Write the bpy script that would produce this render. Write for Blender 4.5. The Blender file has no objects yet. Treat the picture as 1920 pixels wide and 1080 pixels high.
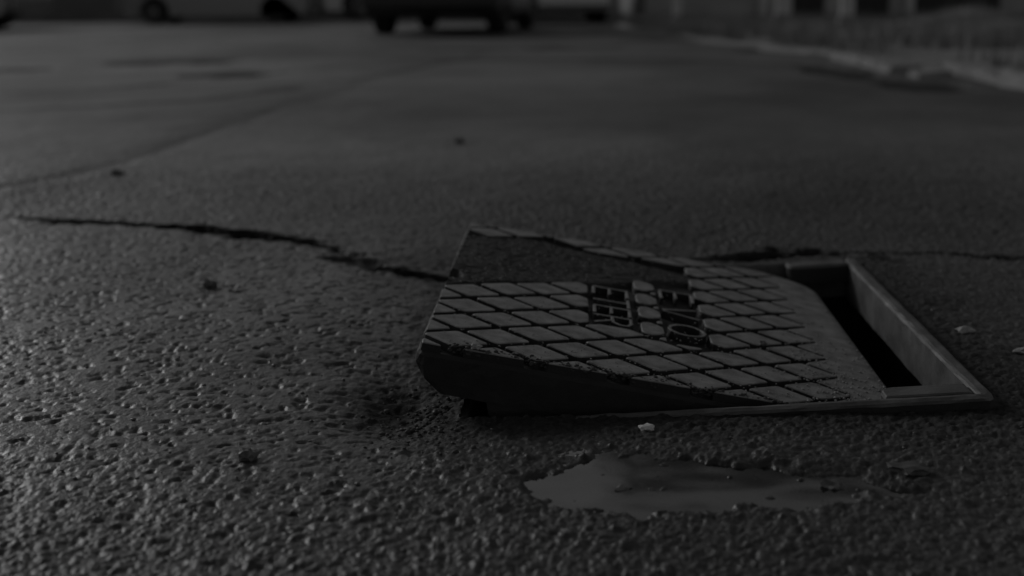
import bpy, bmesh, math, random
import numpy as np
from mathutils import Vector, Matrix
random.seed(7)
rng = np.random.default_rng(11)
C = bpy.context.scene.collection
S = bpy.context.scene

# ------------------------------------------------------------------ camera, sky, sun, exposure
CAM_H = 0.374
FPX = 2430.2
PITCH = 0.218978
ROLL = -0.008987
cd = bpy.data.cameras.new('camera')
cd.sensor_width = 36.0
cd.lens = FPX / 1920 * 36.0
cd.clip_start = 0.02
cd.clip_end = 2000
cd.dof.use_dof = True
cd.dof.focus_distance = 1.20
cd.dof.aperture_fstop = 4.0
cd.dof.aperture_blades = 8
cam = bpy.data.objects.new('camera', cd)
C.objects.link(cam)
fwd = Vector((0, math.cos(PITCH), -math.sin(PITCH)))
up0 = Vector((0, math.sin(PITCH), math.cos(PITCH)))
rt0 = Vector((1, 0, 0))
rt = rt0 * math.cos(ROLL) + up0 * math.sin(ROLL)
up = -rt0 * math.sin(ROLL) + up0 * math.cos(ROLL)
m = Matrix((rt, up, -fwd)).transposed().to_4x4()
m.translation = (0, 0, CAM_H)
cam.matrix_world = m
S.camera = cam

SUN_EL = math.radians(21)
SUN_AZ = math.radians(-40)          # measured from +Y (the view), negative = left
w = bpy.data.worlds.new('World')
S.world = w
w.use_nodes = True
nt = w.node_tree
bg = nt.nodes['Background']
sky = nt.nodes.new('ShaderNodeTexSky')
sky.sky_type = 'NISHITA'
sky.sun_disc = False
sky.sun_elevation = SUN_EL
sky.sun_rotation = SUN_AZ
sky.dust_density = 0.4
bw = nt.nodes.new('ShaderNodeRGBToBW')      # the photograph is black and white
nt.links.new(sky.outputs[0], bw.inputs[0])
nt.links.new(bw.outputs[0], bg.inputs[0])
bg.inputs[1].default_value = 0.10
sd = bpy.data.lights.new('sun', 'SUN')
sd.energy = 1.4
sd.angle = math.radians(12)
sun = bpy.data.objects.new('sun', sd)
C.objects.link(sun)
sdir = Vector((math.sin(SUN_AZ) * math.cos(SUN_EL), math.cos(SUN_AZ) * math.cos(SUN_EL), math.sin(SUN_EL)))
sun.rotation_euler = sdir.to_track_quat('Z', 'Y').to_euler()
S.view_settings.view_transform = 'Standard'
S.view_settings.look = 'None'
S.view_settings.gamma = 1.0
S.view_settings.use_curve_mapping = False
S.view_settings.exposure = -1.2


# ------------------------------------------------------------------ helpers
def link(o, parent=None):
    C.objects.link(o)
    if parent is not None:
        o.parent = parent
    return o


def tag(o, label=None, cat=None, group=None, kind=None):
    if label: o['label'] = label
    if cat: o['category'] = cat
    if group: o['group'] = group
    if kind: o['kind'] = kind
    return o


def empty(name, loc=(0, 0, 0), rz=0.0):
    o = bpy.data.objects.new(name, None)
    o.empty_display_size = 0.05
    o.location = loc
    o.rotation_euler = (0, 0, rz)
    return link(o)


def obj(name, bm, mat, parent=None, smooth=False):
    me = bpy.data.meshes.new(name)
    bmesh.ops.recalc_face_normals(bm, faces=bm.faces)
    bm.to_mesh(me)
    bm.free()
    if smooth:
        me.polygons.foreach_set('use_smooth', [True] * len(me.polygons))
    me.materials.append(mat)
    return link(bpy.data.objects.new(name, me), parent)


def obj_np(name, verts, faces, mat, parent=None, smooth=True):
    """faces: (n,k) array of equal size polygons"""
    verts = np.ascontiguousarray(verts, dtype=np.float32)
    faces = np.ascontiguousarray(faces, dtype=np.int32)
    n, k = faces.shape
    me = bpy.data.meshes.new(name)
    me.vertices.add(len(verts))
    me.vertices.foreach_set('co', verts.ravel())
    me.loops.add(n * k)
    me.loops.foreach_set('vertex_index', faces.ravel())
    me.polygons.add(n)
    me.polygons.foreach_set('loop_start', np.arange(0, n * k, k, dtype=np.int32))
    me.polygons.foreach_set('loop_total', np.full(n, k, dtype=np.int32))
    if smooth:
        me.polygons.foreach_set('use_smooth', np.ones(n, dtype=bool))
    me.update(calc_edges=True)
    me.materials.append(mat)
    return link(bpy.data.objects.new(name, me), parent)


def box(bm, x0, x1, y0, y1, z0, z1, bev=0.0):
    r = bmesh.ops.create_cube(bm, size=1.0)
    vs = r['verts']
    for v in vs:
        v.co = Vector(((x0 + x1) / 2 + v.co.x * (x1 - x0), (y0 + y1) / 2 + v.co.y * (y1 - y0), (z0 + z1) / 2 + v.co.z * (z1 - z0)))
    if bev > 0:
        es = list({e for v in vs for e in v.link_edges})
        bmesh.ops.bevel(bm, geom=es, offset=bev, segments=2, affect='EDGES', profile=0.5)
    return vs


def loft(bm, rings, cap0=True, cap1=True, closed=True):
    """rings: list of equally long lists of 3D points"""
    R = [[bm.verts.new(p) for p in r] for r in rings]
    n = len(R[0])
    for a, b in zip(R[:-1], R[1:]):
        for i in range(n if closed else n - 1):
            j = (i + 1) % n
            bm.faces.new((a[i], a[j], b[j], b[i]))
    if cap0: bm.faces.new(R[0][::-1])
    if cap1: bm.faces.new(R[-1])
    return R


def cyl(bm, p0, p1, r0, r1=None, n=16):
    p0, p1 = Vector(p0), Vector(p1)
    r1 = r0 if r1 is None else r1
    d = (p1 - p0).normalized()
    a = d.orthogonal().normalized()
    b = d.cross(a)
    rings = []
    for p, r in ((p0, r0), (p1, r1)):
        rings.append([p + a * (r * math.cos(2 * math.pi * i / n)) + b * (r * math.sin(2 * math.pi * i / n)) for i in range(n)])
    loft(bm, rings)


# ---- numpy noise
def hash2(ix, iy, seed):
    h = (ix.astype(np.int64) * 374761393 + iy.astype(np.int64) * 668265263 + seed * 974711) & 0xFFFFFFFF
    h = ((h ^ (h >> 13)) * 1274126177) & 0xFFFFFFFF
    h = ((h ^ (h >> 16)) * 2246822519) & 0xFFFFFFFF
    h = h ^ (h >> 15)
    return (h & 0xFFFFFF).astype(np.float32) / 16777215.0


def vnoise(x, y, cell, seed):
    u, v = x / cell, y / cell
    iu, iv = np.floor(u), np.floor(v)
    fu, fv = u - iu, v - iv
    fu = fu * fu * fu * (fu * (fu * 6 - 15) + 10)
    fv = fv * fv * fv * (fv * (fv * 6 - 15) + 10)
    a = hash2(iu, iv, seed); b = hash2(iu + 1, iv, seed); c = hash2(iu, iv + 1, seed); d = hash2(iu + 1, iv + 1, seed)
    return (a * (1 - fu) + b * fu) * (1 - fv) + (c * (1 - fu) + d * fu) * fv - 0.5


def stones(x, y, cell, seed, rmin=0.35, rmax=0.75):
    """height of a layer of rounded stones, 0..1"""
    u, v = x / cell, y / cell
    iu, iv = np.floor(u), np.floor(v)
    best = np.zeros_like(u)
    for du in (-1, 0, 1):
        for dv in (-1, 0, 1):
            a, b = iu + du, iv + dv
            px = a + hash2(a, b, seed); py = b + hash2(a, b, seed + 1)
            r = rmin + (rmax - rmin) * hash2(a, b, seed + 2)
            th = hash2(a, b, seed + 4) * 3.14159
            k = 1.0 + 0.6 * hash2(a, b, seed + 5)
            dx, dy = u - px, v - py
            ex = (dx * np.cos(th) + dy * np.sin(th)) * k
            ey = (-dx * np.sin(th) + dy * np.cos(th)) / k ** 0.3
            q = 1 - (ex * ex + ey * ey) / (r * r)
            hgt = np.sqrt(np.clip(q, 0, 1)) * (0.4 + 0.6 * hash2(a, b, seed + 3))
            best = np.maximum(best, hgt)
    return best


def sstep(a, b, x):
    t = np.clip((x - a) / (b - a), 0, 1)
    return t * t * (3 - 2 * t)


def polydist(x, y, pts):
    d = np.full(x.shape, 1e9)
    for (ax, ay), (bx, by) in zip(pts[:-1], pts[1:]):
        vx, vy = bx - ax, by - ay
        t = np.clip(((x - ax) * vx + (y - ay) * vy) / (vx * vx + vy * vy), 0, 1)
        d = np.minimum(d, np.hypot(x - ax - t * vx, y - ay - t * vy))
    return d


# ------------------------------------------------------------------ materials
def mat(name, col, rough=0.6, spec=0.5, metal=0.0, noise=0.0, nscale=20.0, bump=0.0, bscale=200.0, bdist=0.001,
        rvar=0.0, rscale=8.0, coat=0.0, coords='Object', spots=0.0, sscale=300.0, spotcol=0.4):
    m = bpy.data.materials.new(name)
    m.use_nodes = True
    t = m.node_tree
    p = t.nodes['Principled BSDF']
    p.inputs['Metallic'].default_value = metal
    p.inputs['Specular IOR Level'].default_value = spec
    p.inputs['Coat Weight'].default_value = coat
    p.inputs['Coat Roughness'].default_value = 0.12
    tc = t.nodes.new('ShaderNodeTexCoord')
    vec = tc.outputs[coords]

    def nz(scale, detail=6, rough_=0.6):
        n = t.nodes.new('ShaderNodeTexNoise')
        n.inputs['Scale'].default_value = scale
        n.inputs['Detail'].default_value = detail
        n.inputs['Roughness'].default_value = rough_
        t.links.new(vec, n.inputs['Vector'])
        return n.outputs['Fac']

    def remap(sock, a, b, lo=0.3, hi=0.7):
        r = t.nodes.new('ShaderNodeMapRange')
        r.inputs['From Min'].default_value = lo
        r.inputs['From Max'].default_value = hi
        r.inputs['To Min'].default_value = a
        r.inputs['To Max'].default_value = b
        t.links.new(sock, r.inputs['Value'])
        return r.outputs[0]
    if noise > 0:
        s = remap(nz(nscale), col * (1 - noise), col * (1 + noise))
        if spots > 0:
            sp = remap(nz(sscale, 2), 0, 1, 0.72 - spots * 0.2, 0.76 - spots * 0.2)
            mx = t.nodes.new('ShaderNodeMix')
            mx.data_type = 'FLOAT'
            t.links.new(sp, mx.inputs[0]); t.links.new(s, mx.inputs[2]); mx.inputs[3].default_value = spotcol
            s = mx.outputs[0]
        t.links.new(s, p.inputs['Base Color'])
    else:
        p.inputs['Base Color'].default_value = (col, col, col, 1)
    if rvar > 0:
        t.links.new(remap(nz(rscale), max(0.03, rough - rvar), min(1, rough + rvar)), p.inputs['Roughness'])
    else:
        p.inputs['Roughness'].default_value = rough
    if bump > 0:
        b = t.nodes.new('ShaderNodeBump')
        b.inputs['Strength'].default_value = bump
        b.inputs['Distance'].default_value = bdist
        t.links.new(nz(bscale, 5, 0.65), b.inputs['Height'])
        t.links.new(b.outputs[0], p.inputs['Normal'])
    return m


def asphalt_mat():
    m = bpy.data.materials.new('asphalt')
    m.use_nodes = True
    t = m.node_tree
    p = t.nodes['Principled BSDF']
    g = t.nodes.new('ShaderNodeNewGeometry')
    pos = g.outputs['Position']

    def mapping(sx, sy, sz=1, rz=0):
        mp = t.nodes.new('ShaderNodeMapping')
        mp.inputs['Scale'].default_value = (sx, sy, sz)
        mp.inputs['Rotation'].default_value = (0, 0, rz)
        t.links.new(pos, mp.inputs['Vector'])
        return mp.outputs[0]

    def nz(vec, scale, detail=5, r=0.6):
        n = t.nodes.new('ShaderNodeTexNoise')
        n.inputs['Scale'].default_value = scale
        n.inputs['Detail'].default_value = detail
        n.inputs['Roughness'].default_value = r
        t.links.new(vec, n.inputs['Vector'])
        return n.outputs['Fac']

    def remap(sock, lo, hi, a, b):
        r = t.nodes.new('ShaderNodeMapRange')
        for k, v in (('From Min', lo), ('From Max', hi), ('To Min', a), ('To Max', b)):
            r.inputs[k].default_value = v
        t.links.new(sock, r.inputs['Value'])
        return r.outputs[0]

    def math_(op, a, b):
        n = t.nodes.new('ShaderNodeMath')
        n.operation = op
        for i, s in enumerate((a, b)):
            if isinstance(s, (int, float)): n.inputs[i].default_value = s
            else: t.links.new(s, n.inputs[i])
        return n.outputs[0]
    at = t.nodes.new('ShaderNodeAttribute')
    at.attribute_name = 'wet'
    wet = at.outputs['Fac']
    # colour: dark binder, paler stones, faint stretched traffic streaks far off
    grain = remap(nz(mapping(1, 1), 160, 3), 0.35, 0.7, 0.6, 1.5)
    streak = remap(nz(mapping(0.9, 0.5, 1, -0.9), 0.8, 4), 0.36, 0.64, 0.5, 1.35)
    c = math_('MULTIPLY', math_('MULTIPLY', grain, streak), 0.070)
    c = math_('MULTIPLY', c, remap(wet, 0, 1, 1.6, 0.8))
    at2 = t.nodes.new('ShaderNodeAttribute')
    at2.attribute_name = 'crack_dirt'
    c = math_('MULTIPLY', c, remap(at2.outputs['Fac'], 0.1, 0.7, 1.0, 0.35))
    t.links.new(c, p.inputs['Base Color'])
    patch = remap(nz(mapping(0.8, 0.5, 1, -0.9), 1.1, 5), 0.35, 0.65, -0.10, 0.2)
    fine = remap(nz(mapping(1, 1), 90, 4), 0.35, 0.65, -0.05, 0.08)
    r = math_('ADD', math_('ADD', remap(wet, 0, 1, 0.58, 0.36), patch), fine)
    r = math_('ADD', r, remap(at2.outputs['Fac'], 0.05, 0.5, 0.0, 0.6))
    t.links.new(r, p.inputs['Roughness'])
    t.links.new(remap(at2.outputs['Fac'], 0.05, 0.5, 0.40, 0.05), p.inputs['Specular IOR Level'])
    b = t.nodes.new('ShaderNodeBump')
    b.inputs['Strength'].default_value = 0.6
    b.inputs['Distance'].default_value = 0.0014
    h = math_('ADD', nz(mapping(1, 1), 320, 4, 0.6), math_('MULTIPLY', nz(mapping(1, 1), 110, 3), 1.6))
    t.links.new(h, b.inputs['Height'])
    t.links.new(b.outputs[0], p.inputs['Normal'])
    return m


M = {}
M['asphalt'] = asphalt_mat()
M['iron'] = mat('cast_iron_dusty', 0.205, 0.6, noise=0.5, nscale=45, bump=0.9, bscale=380, bdist=0.0009, rvar=0.12, rscale=25, spots=0.3, sscale=420, spotcol=0.3)
M['iron_dark'] = mat('cast_iron_dirty', 0.014, 0.75, noise=0.35, nscale=40, bump=0.7, bscale=260, bdist=0.0012)  # near-black iron: shade painted on sides and near face, dirt in grooves
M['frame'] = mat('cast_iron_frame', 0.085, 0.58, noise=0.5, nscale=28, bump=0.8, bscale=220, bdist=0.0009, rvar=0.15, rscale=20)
M['dirt'] = mat('caked_dirt', 0.03, 0.85, spec=0.3, noise=0.3, nscale=60, bump=0.7, bscale=300, bdist=0.001, spots=0.25, sscale=260, spotcol=0.25)
M['soil'] = mat('wet_soil', 0.03, 0.8, noise=0.4, nscale=20, bump=0.8, bscale=60, bdist=0.004)
M['grit'] = mat('grit', 0.3, 0.8, noise=0.4, nscale=120)
M['grit_dark'] = mat('grit_dark', 0.04, 0.8, noise=0.4, nscale=120)
M['pebble'] = mat('pebble_dark', 0.09, 0.5, noise=0.4, nscale=60, bump=0.4, bscale=200, bdist=0.001)
M['white_stone'] = mat('pebble_white', 0.6, 0.6, noise=0.2, nscale=90, bump=0.4, bscale=300, bdist=0.001)
M['kerb'] = mat('kerb_concrete', 0.21, 0.8, noise=0.2, nscale=12, bump=0.5, bscale=90, bdist=0.003)
M['verge'] = mat('verge_soil', 0.2, 0.9, noise=0.3, nscale=3, bump=0.8, bscale=20, bdist=0.02)
M['grass'] = mat('grass_blades', 0.19, 0.7, noise=0.4, nscale=3)
M['paint_black'] = mat('paint_black', 0.03, 0.3, coat=0.6)
M['paint_silver'] = mat('paint_silver', 0.42, 0.35, metal=0.3, coat=0.5)
M['paint_white'] = mat('paint_white', 0.7, 0.35, coat=0.5)
M['paint_grey'] = mat('paint_grey', 0.2, 0.35, metal=0.2, coat=0.5)
M['rubber'] = mat('rubber', 0.015, 0.8)
M['rim'] = mat('wheel_rim', 0.10, 0.6, metal=0.3)
M['plastic'] = mat('plastic_black', 0.02, 0.6)
M['glass'] = mat('car_glass', 0.02, 0.05)
M['lamp_red'] = mat('tail_lamp', 0.08, 0.15)
M['lamp_clear'] = mat('head_lamp', 0.5, 0.1)
M['plate'] = mat('number_plate', 0.6, 0.5)
M['wall'] = mat('render_wall', 0.14, 0.9, noise=0.25, nscale=1.5, bump=0.3, bscale=40, bdist=0.004)
M['facade'] = mat('facade', 0.32, 0.9, noise=0.25, nscale=1.2, bump=0.3, bscale=40, bdist=0.004)
M['pale'] = mat('pale_stone', 0.5, 0.8, noise=0.2, nscale=4, bump=0.3, bscale=60, bdist=0.002)
M['door'] = mat('dark_door', 0.008, 0.6, noise=0.3, nscale=3)
M['roof'] = mat('roof_sheet', 0.12, 0.8, noise=0.2, nscale=3)

mw = bpy.data.materials.new('puddle_water')
mw.use_nodes = True
_t = mw.node_tree
_t.nodes.remove(_t.nodes['Principled BSDF'])
_fr = _t.nodes.new('ShaderNodeFresnel')
_fr.inputs['IOR'].default_value = 2.1
_tr = _t.nodes.new('ShaderNodeBsdfTransparent')
_tr.inputs['Color'].default_value = (0.55, 0.55, 0.55, 1)
_p = _t.nodes.new('ShaderNodeBsdfAnisotropic')
_p.inputs['Color'].default_value = (1, 1, 1, 1)
_p.inputs['Roughness'].default_value = 0.10
_mx = _t.nodes.new('ShaderNodeMixShader')
_t.links.new(_fr.outputs[0], _mx.inputs[0])
_t.links.new(_tr.outputs[0], _mx.inputs[1])
_t.links.new(_p.outputs[0], _mx.inputs[2])
_t.links.new(_mx.outputs[0], _t.nodes['Material Output'].inputs['Surface'])
_tc = _t.nodes.new('ShaderNodeTexCoord')
_n = _t.nodes.new('ShaderNodeTexNoise')
_n.inputs['Scale'].default_value = 9
_n.inputs['Detail'].default_value = 2
_t.links.new(_tc.outputs['Object'], _n.inputs['Vector'])
_b = _t.nodes.new('ShaderNodeBump')
_b.inputs['Strength'].default_value = 0.4
_b.inputs['Distance'].default_value = 0.004
_t.links.new(_n.outputs['Fac'], _b.inputs['Height'])
_t.links.new(_b.outputs[0], _p.inputs['Normal'])
_t.links.new(_b.outputs[0], _fr.inputs['Normal'])
M['water'] = mw

# ------------------------------------------------------------------ frame and lid placement
# frame: local x runs along its near side (0.50), y along its depth (0.653), z up; it is tipped, right side higher
F0 = Vector((-0.0576, 1.1593, -0.0149))
FW, FD = 0.500, 0.6526
fyaw, ftilt = -0.05913, 0.06591
FX = Vector((math.cos(fyaw) * math.cos(ftilt), math.sin(fyaw) * math.cos(ftilt), math.sin(ftilt)))
FY = Vector((-math.sin(fyaw), math.cos(fyaw), 0))
FZ = FX.cross(FY)
FM = Matrix((FX, FY, FZ)).transposed().to_4x4()
FM.translation = F0
# lid: local origin at its near left corner, top of the pads at z = 0
LM3 = Matrix(((0.98403635, 0.05018892, 0.1707440), (-0.04571914, 0.99850338, -0.03001284), (-0.1719948, 0.02172745, 0.98485822)))
LM = LM3.to_4x4()
LM.translation = Vector((-0.0900, 1.1860, 0.0590))
LW, LD = 0.4847, 0.6069
LO = np.array([0.03396, 0.13178])               # lattice origin
LA = np.array([0.04001619, 0.03271142]); LB = np.array([0.04001619, -0.03271142])

# ------------------------------------------------------------------ road
CRACK_L = [(-0.90, 2.30), (-0.82, 2.266), (-0.674, 2.219), (-0.553, 2.16), (-0.413, 2.063), (-0.289, 1.978), (-0.235, 1.90)]
CRACK_M = [(-0.285, 1.900), (-0.20, 1.83), (-0.12, 1.795), (0.02, 1.775)]
CRACK_R = [(0.22, 1.86), (0.30, 1.862), (0.373, 1.885), (0.459, 1.900), (0.535, 1.885), (0.60, 1.88)]
CRACK_F = [(0.56, 1.885), (0.655, 1.893), (0.74, 1.874), (0.9, 1.86), (1.1, 1.9)]
SEAM = [(-1.25, 2.45), (-1.057, 2.664), (-0.966, 2.85), (-0.894, 3.58), (-0.81, 4.64), (-0.662, 6.34)]
PUD = [(0.005, 0.970), (0.020, 0.944), (0.039, 0.926), (0.066, 0.912), (0.100, 0.916), (0.146, 0.913), (0.207, 0.917), (0.258, 0.927), (0.302, 0.952), (0.271, 0.977), (0.232, 0.996), (0.193, 1.017), (0.133, 1.036), (0.079, 1.036), (0.045, 1.003)]
WATER_Z = -0.0030


def inpoly(x, y, pts):
    ins = np.zeros(x.shape, bool)
    n = len(pts)
    for i in range(n):
        (x1, y1), (x2, y2) = pts[i], pts[(i + 1) % n]
        c = ((y1 > y) != (y2 > y)) & (x < (x2 - x1) * (y - y1) / (y2 - y1 + 1e-12) + x1)
        ins ^= c
    return ins


def frame_local(x, y):
    dx, dy = x - F0.x, y - F0.y
    ex = np.array([math.cos(fyaw), math.sin(fyaw)]); ey = np.array([-math.sin(fyaw), math.cos(fyaw)])
    return (dx * ex[0] + dy * ex[1]) / math.cos(ftilt), dx * ey[0] + dy * ey[1]


def road_height(x, y, lod):
    """height and wetness of the road surface; lod = local mesh spacing"""
    fade = lambda s: sstep(s * 1.7, s * 0.6, lod)          # drop relief the mesh is too coarse for
    fx, fy = frame_local(x, y)
    ox = np.maximum(np.maximum(-fx, fx - FW), 0); oy = np.maximum(np.maximum(-fy, fy - FD), 0)
    fd = np.hypot(ox, oy)
    rimz = F0.z + np.clip(fx, -0.02, FW + 0.02) * math.sin(ftilt)
    base = 0.010 * vnoise(x, y, 0.55, 1) + 0.006 * vnoise(x, y, 0.21, 2)
    pd0 = polydist(x, y, PUD + PUD[:1]) * np.where(inpoly(x, y, PUD), 0, 1)
    base = base * sstep(0.05, 0.22, pd0)
    base = base * sstep(0.0, 0.25, fd) + 0.02 * vnoise(x, y, 3.1, 3) * sstep(2.5, 5, y)
    near_rim = rimz + 0.006 - 0.019 * np.clip(fx / FW, 0, 1) * sstep(FD + 0.1, FD * 0.5, fy) - 0.010 * sstep(FD * 0.5, FD + 0.1, fy)
    crk_shd = np.zeros_like(x)
    z = base + (near_rim) * (1 - sstep(0.0, 0.20, fd))
    # zones: coarse open stone on the right and near; slicker worn skin on the left
    left = sstep(0.05, -0.22, x + 0.10 * vnoise(x, y, 0.2, 5)) * sstep(2.6, 2.0, y + 0.15 * vnoise(x, y, 0.3, 6))
    left = left * sstep(0.72, 1.05, y - 0.35 * np.clip(-x - .1, 0, 1))
    s1 = stones(x, y, 0.0100, 21) * fade(0.008)
    s2 = stones(x, y, 0.0062, 31) * fade(0.005)
    s3 = stones(x, y, 0.024, 41, 0.10, 0.34) * fade(0.018)
    vn = (vnoise(x, y, 0.011, 51) + 0.6 * vnoise(x + 3, y, 0.0055, 52)) * fade(0.008)
    vm = 0.7 * vnoise(x, y * 1.4, 0.0128, 53) * fade(0.010) + 0.6 * vnoise(x, y * 1.3, 0.0085, 54) * fade(0.007) + 0.7 * vnoise(x, y, 0.0055, 55) * fade(0.005)
    s4 = stones(x, y, 0.0045, 35) * fade(0.0036)
    coarse = 0.0014 * s1 + 0.0012 * s2 + 0.0010 * s4 + 0.0022 * s3 * (s3 > 0.12) + 0.0012 * vn + 0.0016 * np.minimum(0.05, vm) - 0.0022
    # skin of binder worn flat, with pits between the stones
    worn = 0.0048 * np.minimum(-0.03, vm) + 0.0003 * s1 + 0.0003 * s2 + 0.0012 * vnoise(x, y, 0.05, 56)
    far_ = (1 - 0.65 * sstep(2.2, 4.6, y)) * 1.1 * (0.0022 * s1 + 0.0012 * s2 + 0.0014 * vn - 0.002 + 0.003 * np.minimum(0.05, vm))
    farz = sstep(1.9, 2.2, y)
    tex = coarse * (1 - left) + worn * left
    tex = tex * (1 - farz) + (far_ * (1 - left) + worn * left) * farz
    mid = 0.0026 * vnoise(x, y, 0.06, 61) * fade(0.03) + 0.0010 * vnoise(x, y, 0.022, 62) * fade(0.018)
    z = z + tex + mid * (0.9 - 0.4 * left)
    # puddle hollow
    pin = inpoly(x, y, PUD)
    pd = polydist(x, y, PUD + PUD[:1]) * np.where(pin, 1, -1)
    pd = pd + 0.026 * vnoise(x, y, 0.045, 71) + 0.020 * vnoise(x, y, 0.016, 72) + 0.010 * vnoise(x, y, 0.008, 73)
    hol = sstep(-0.05, 0.012, pd)
    flat = sstep(-0.012, 0.02, pd)
    z = z * (1 - 0.75 * flat) - 0.0066 * flat + 0.0017 * sstep(-0.12, -0.015, pd) * (1 - flat)
    z = z + (0.0050 * stones(x, y, 0.036, 81, 0.06, 0.22)) * flat * fade(0.02)
    # undermined, eroded ground by the lifted left end
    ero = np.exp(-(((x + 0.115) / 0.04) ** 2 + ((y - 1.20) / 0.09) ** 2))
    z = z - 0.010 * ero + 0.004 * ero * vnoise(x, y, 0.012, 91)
    crk_shd = np.maximum(crk_shd, 0.45 * ero)  # shadow by the lifted end painted into the ground colour
    # shade in front of the lid, painted as a dark collar round the frame
    crk_shd = np.maximum(crk_shd, 0.32 * sstep(0.13 + 0.08 * vnoise(x, y, 0.06, 121), 0.01, fd))
    # cracks
    wx = x + 0.030 * vnoise(x, y, 0.07, 101) + 0.014 * vnoise(x, y, 0.022, 102) + 0.006 * vnoise(x, y, 0.009, 103)
    wy = y + 0.030 * vnoise(x, y, 0.07, 104) + 0.016 * vnoise(x, y, 0.022, 105) + 0.008 * vnoise(x, y, 0.009, 106)
    for pts, wd, dp in ((CRACK_L, 0.019, 0.026), (CRACK_M, 0.020, 0.024), (CRACK_R, 0.060, 0.045), (CRACK_F, 0.016, 0.020)):
        d = polydist(wx, wy, pts)
        ww = wd * (0.75 + 1.1 * vnoise(x, y, 0.09, 95) + 0.7 * vnoise(x, y, 0.02, 96))
        ex0 = np.minimum(np.hypot(x - pts[0][0], y - pts[0][1]), np.hypot(x - pts[-1][0], y - pts[-1][1]))
        ww = np.maximum(ww, 0.002) * (0.3 + 0.7 * sstep(0, 0.25, ex0))
        cc = sstep(ww + 0.008, ww * 0.5, d) * (0.25 + 0.75 * sstep(0, 0.3, ex0))
        crk_shd = np.maximum(crk_shd, sstep(ww + 0.022, ww * 0.8, d) * (0.25 + 0.75 * sstep(0, 0.3, ex0)))
        z = z - dp * cc
    # shallow darker hollows and paler, drier tracks further off
    for hx, hy, hw, hh_ in ((-2.15, 8.5, 0.42, 0.42), (-1.47, 7.0, 0.24, 0.30), (1.88, 9.6, 0.26, 0.55), (1.66, 6.7, 0.16, 0.8), (-3.1, 7.7, 0.5, 0.22), (0.2, 10.5, 0.9, 0.35), (1.72, 5.6, 0.2, 0.5)):
        q = np.hypot((x - hx) / hw, (y - hy) / hh_) + 0.5 * vnoise(x, y, 0.35, 111) + 0.3 * vnoise(x, y, 0.12, 112)
        k = sstep(1.1, 0.7, q)
        z = z - 0.02 * k
        crk_shd = np.maximum(crk_shd, 0.55 * k)
    for pts_, wd, am in (([(-0.98, 2.95), (-0.93, 3.6), (-0.86, 4.64), (-0.70, 6.3)], 0.14, 0.14), ([(-2.6, 5.3), (-1.7, 6.0), (-1.0, 7.6)], 0.06, 0.4), ([(-1.9, 4.6), (-1.2, 5.2), (-0.7, 6.6), (-0.2, 9.5)], 0.10, 0.28), ([(-0.6, 8.8), (0.8, 8.2), (1.6, 7.4)], 0.25, 0.3)):
        d = polydist(x, y, pts_) + 0.10 * vnoise(x, y, 0.4, 114) + 0.05 * vnoise(x, y, 0.13, 115)
        crk_shd = np.maximum(crk_shd, am * sstep(wd, wd * 0.3, d))
    dry_sheen = np.zeros_like(x)
    for (ax, ay), (bx_, by_), wd in (((-2.4, 5.2), (-0.9, 7.6), 0.10), ((-2.2, 5.9), (-0.7, 9.2), 0.12), ((-1.6, 3.4), (-0.2, 7.2), 0.16), ((-0.1, 4.2), (0.4, 6.6), 0.45), ((0.3, 4.4), (0.9, 6.0), 0.25)):  # the two middle tracks paint the road's pale central sheen
        d = polydist(x, y, [(ax, ay), (bx_, by_)]) + 0.12 * vnoise(x, y, 0.5, 113)
        dry_sheen = np.maximum(dry_sheen, sstep(wd, wd * 0.3, d))
    # old patch seam
    d = polydist(x, y, SEAM)
    z = z - 0.004 * sstep(0.05, 0.0, d + 0.03 * vnoise(x, y, 0.1, 97)) * fade(0.05)
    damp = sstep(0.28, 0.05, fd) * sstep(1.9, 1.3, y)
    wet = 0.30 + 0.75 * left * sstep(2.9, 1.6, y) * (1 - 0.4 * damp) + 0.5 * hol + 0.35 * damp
    wet = wet + 0.35 * vnoise(x, y, 0.3, 99) + 0.2 * sstep(2.0, 0.9, y)
    wet = np.where(y > 2.2, wet - 0.15 * sstep(2.2, 3.0, y), wet)
    wet = wet - 0.6 * dry_sheen
    road_height.crack = crk_shd
    return z, np.clip(wet, 0, 1)


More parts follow.
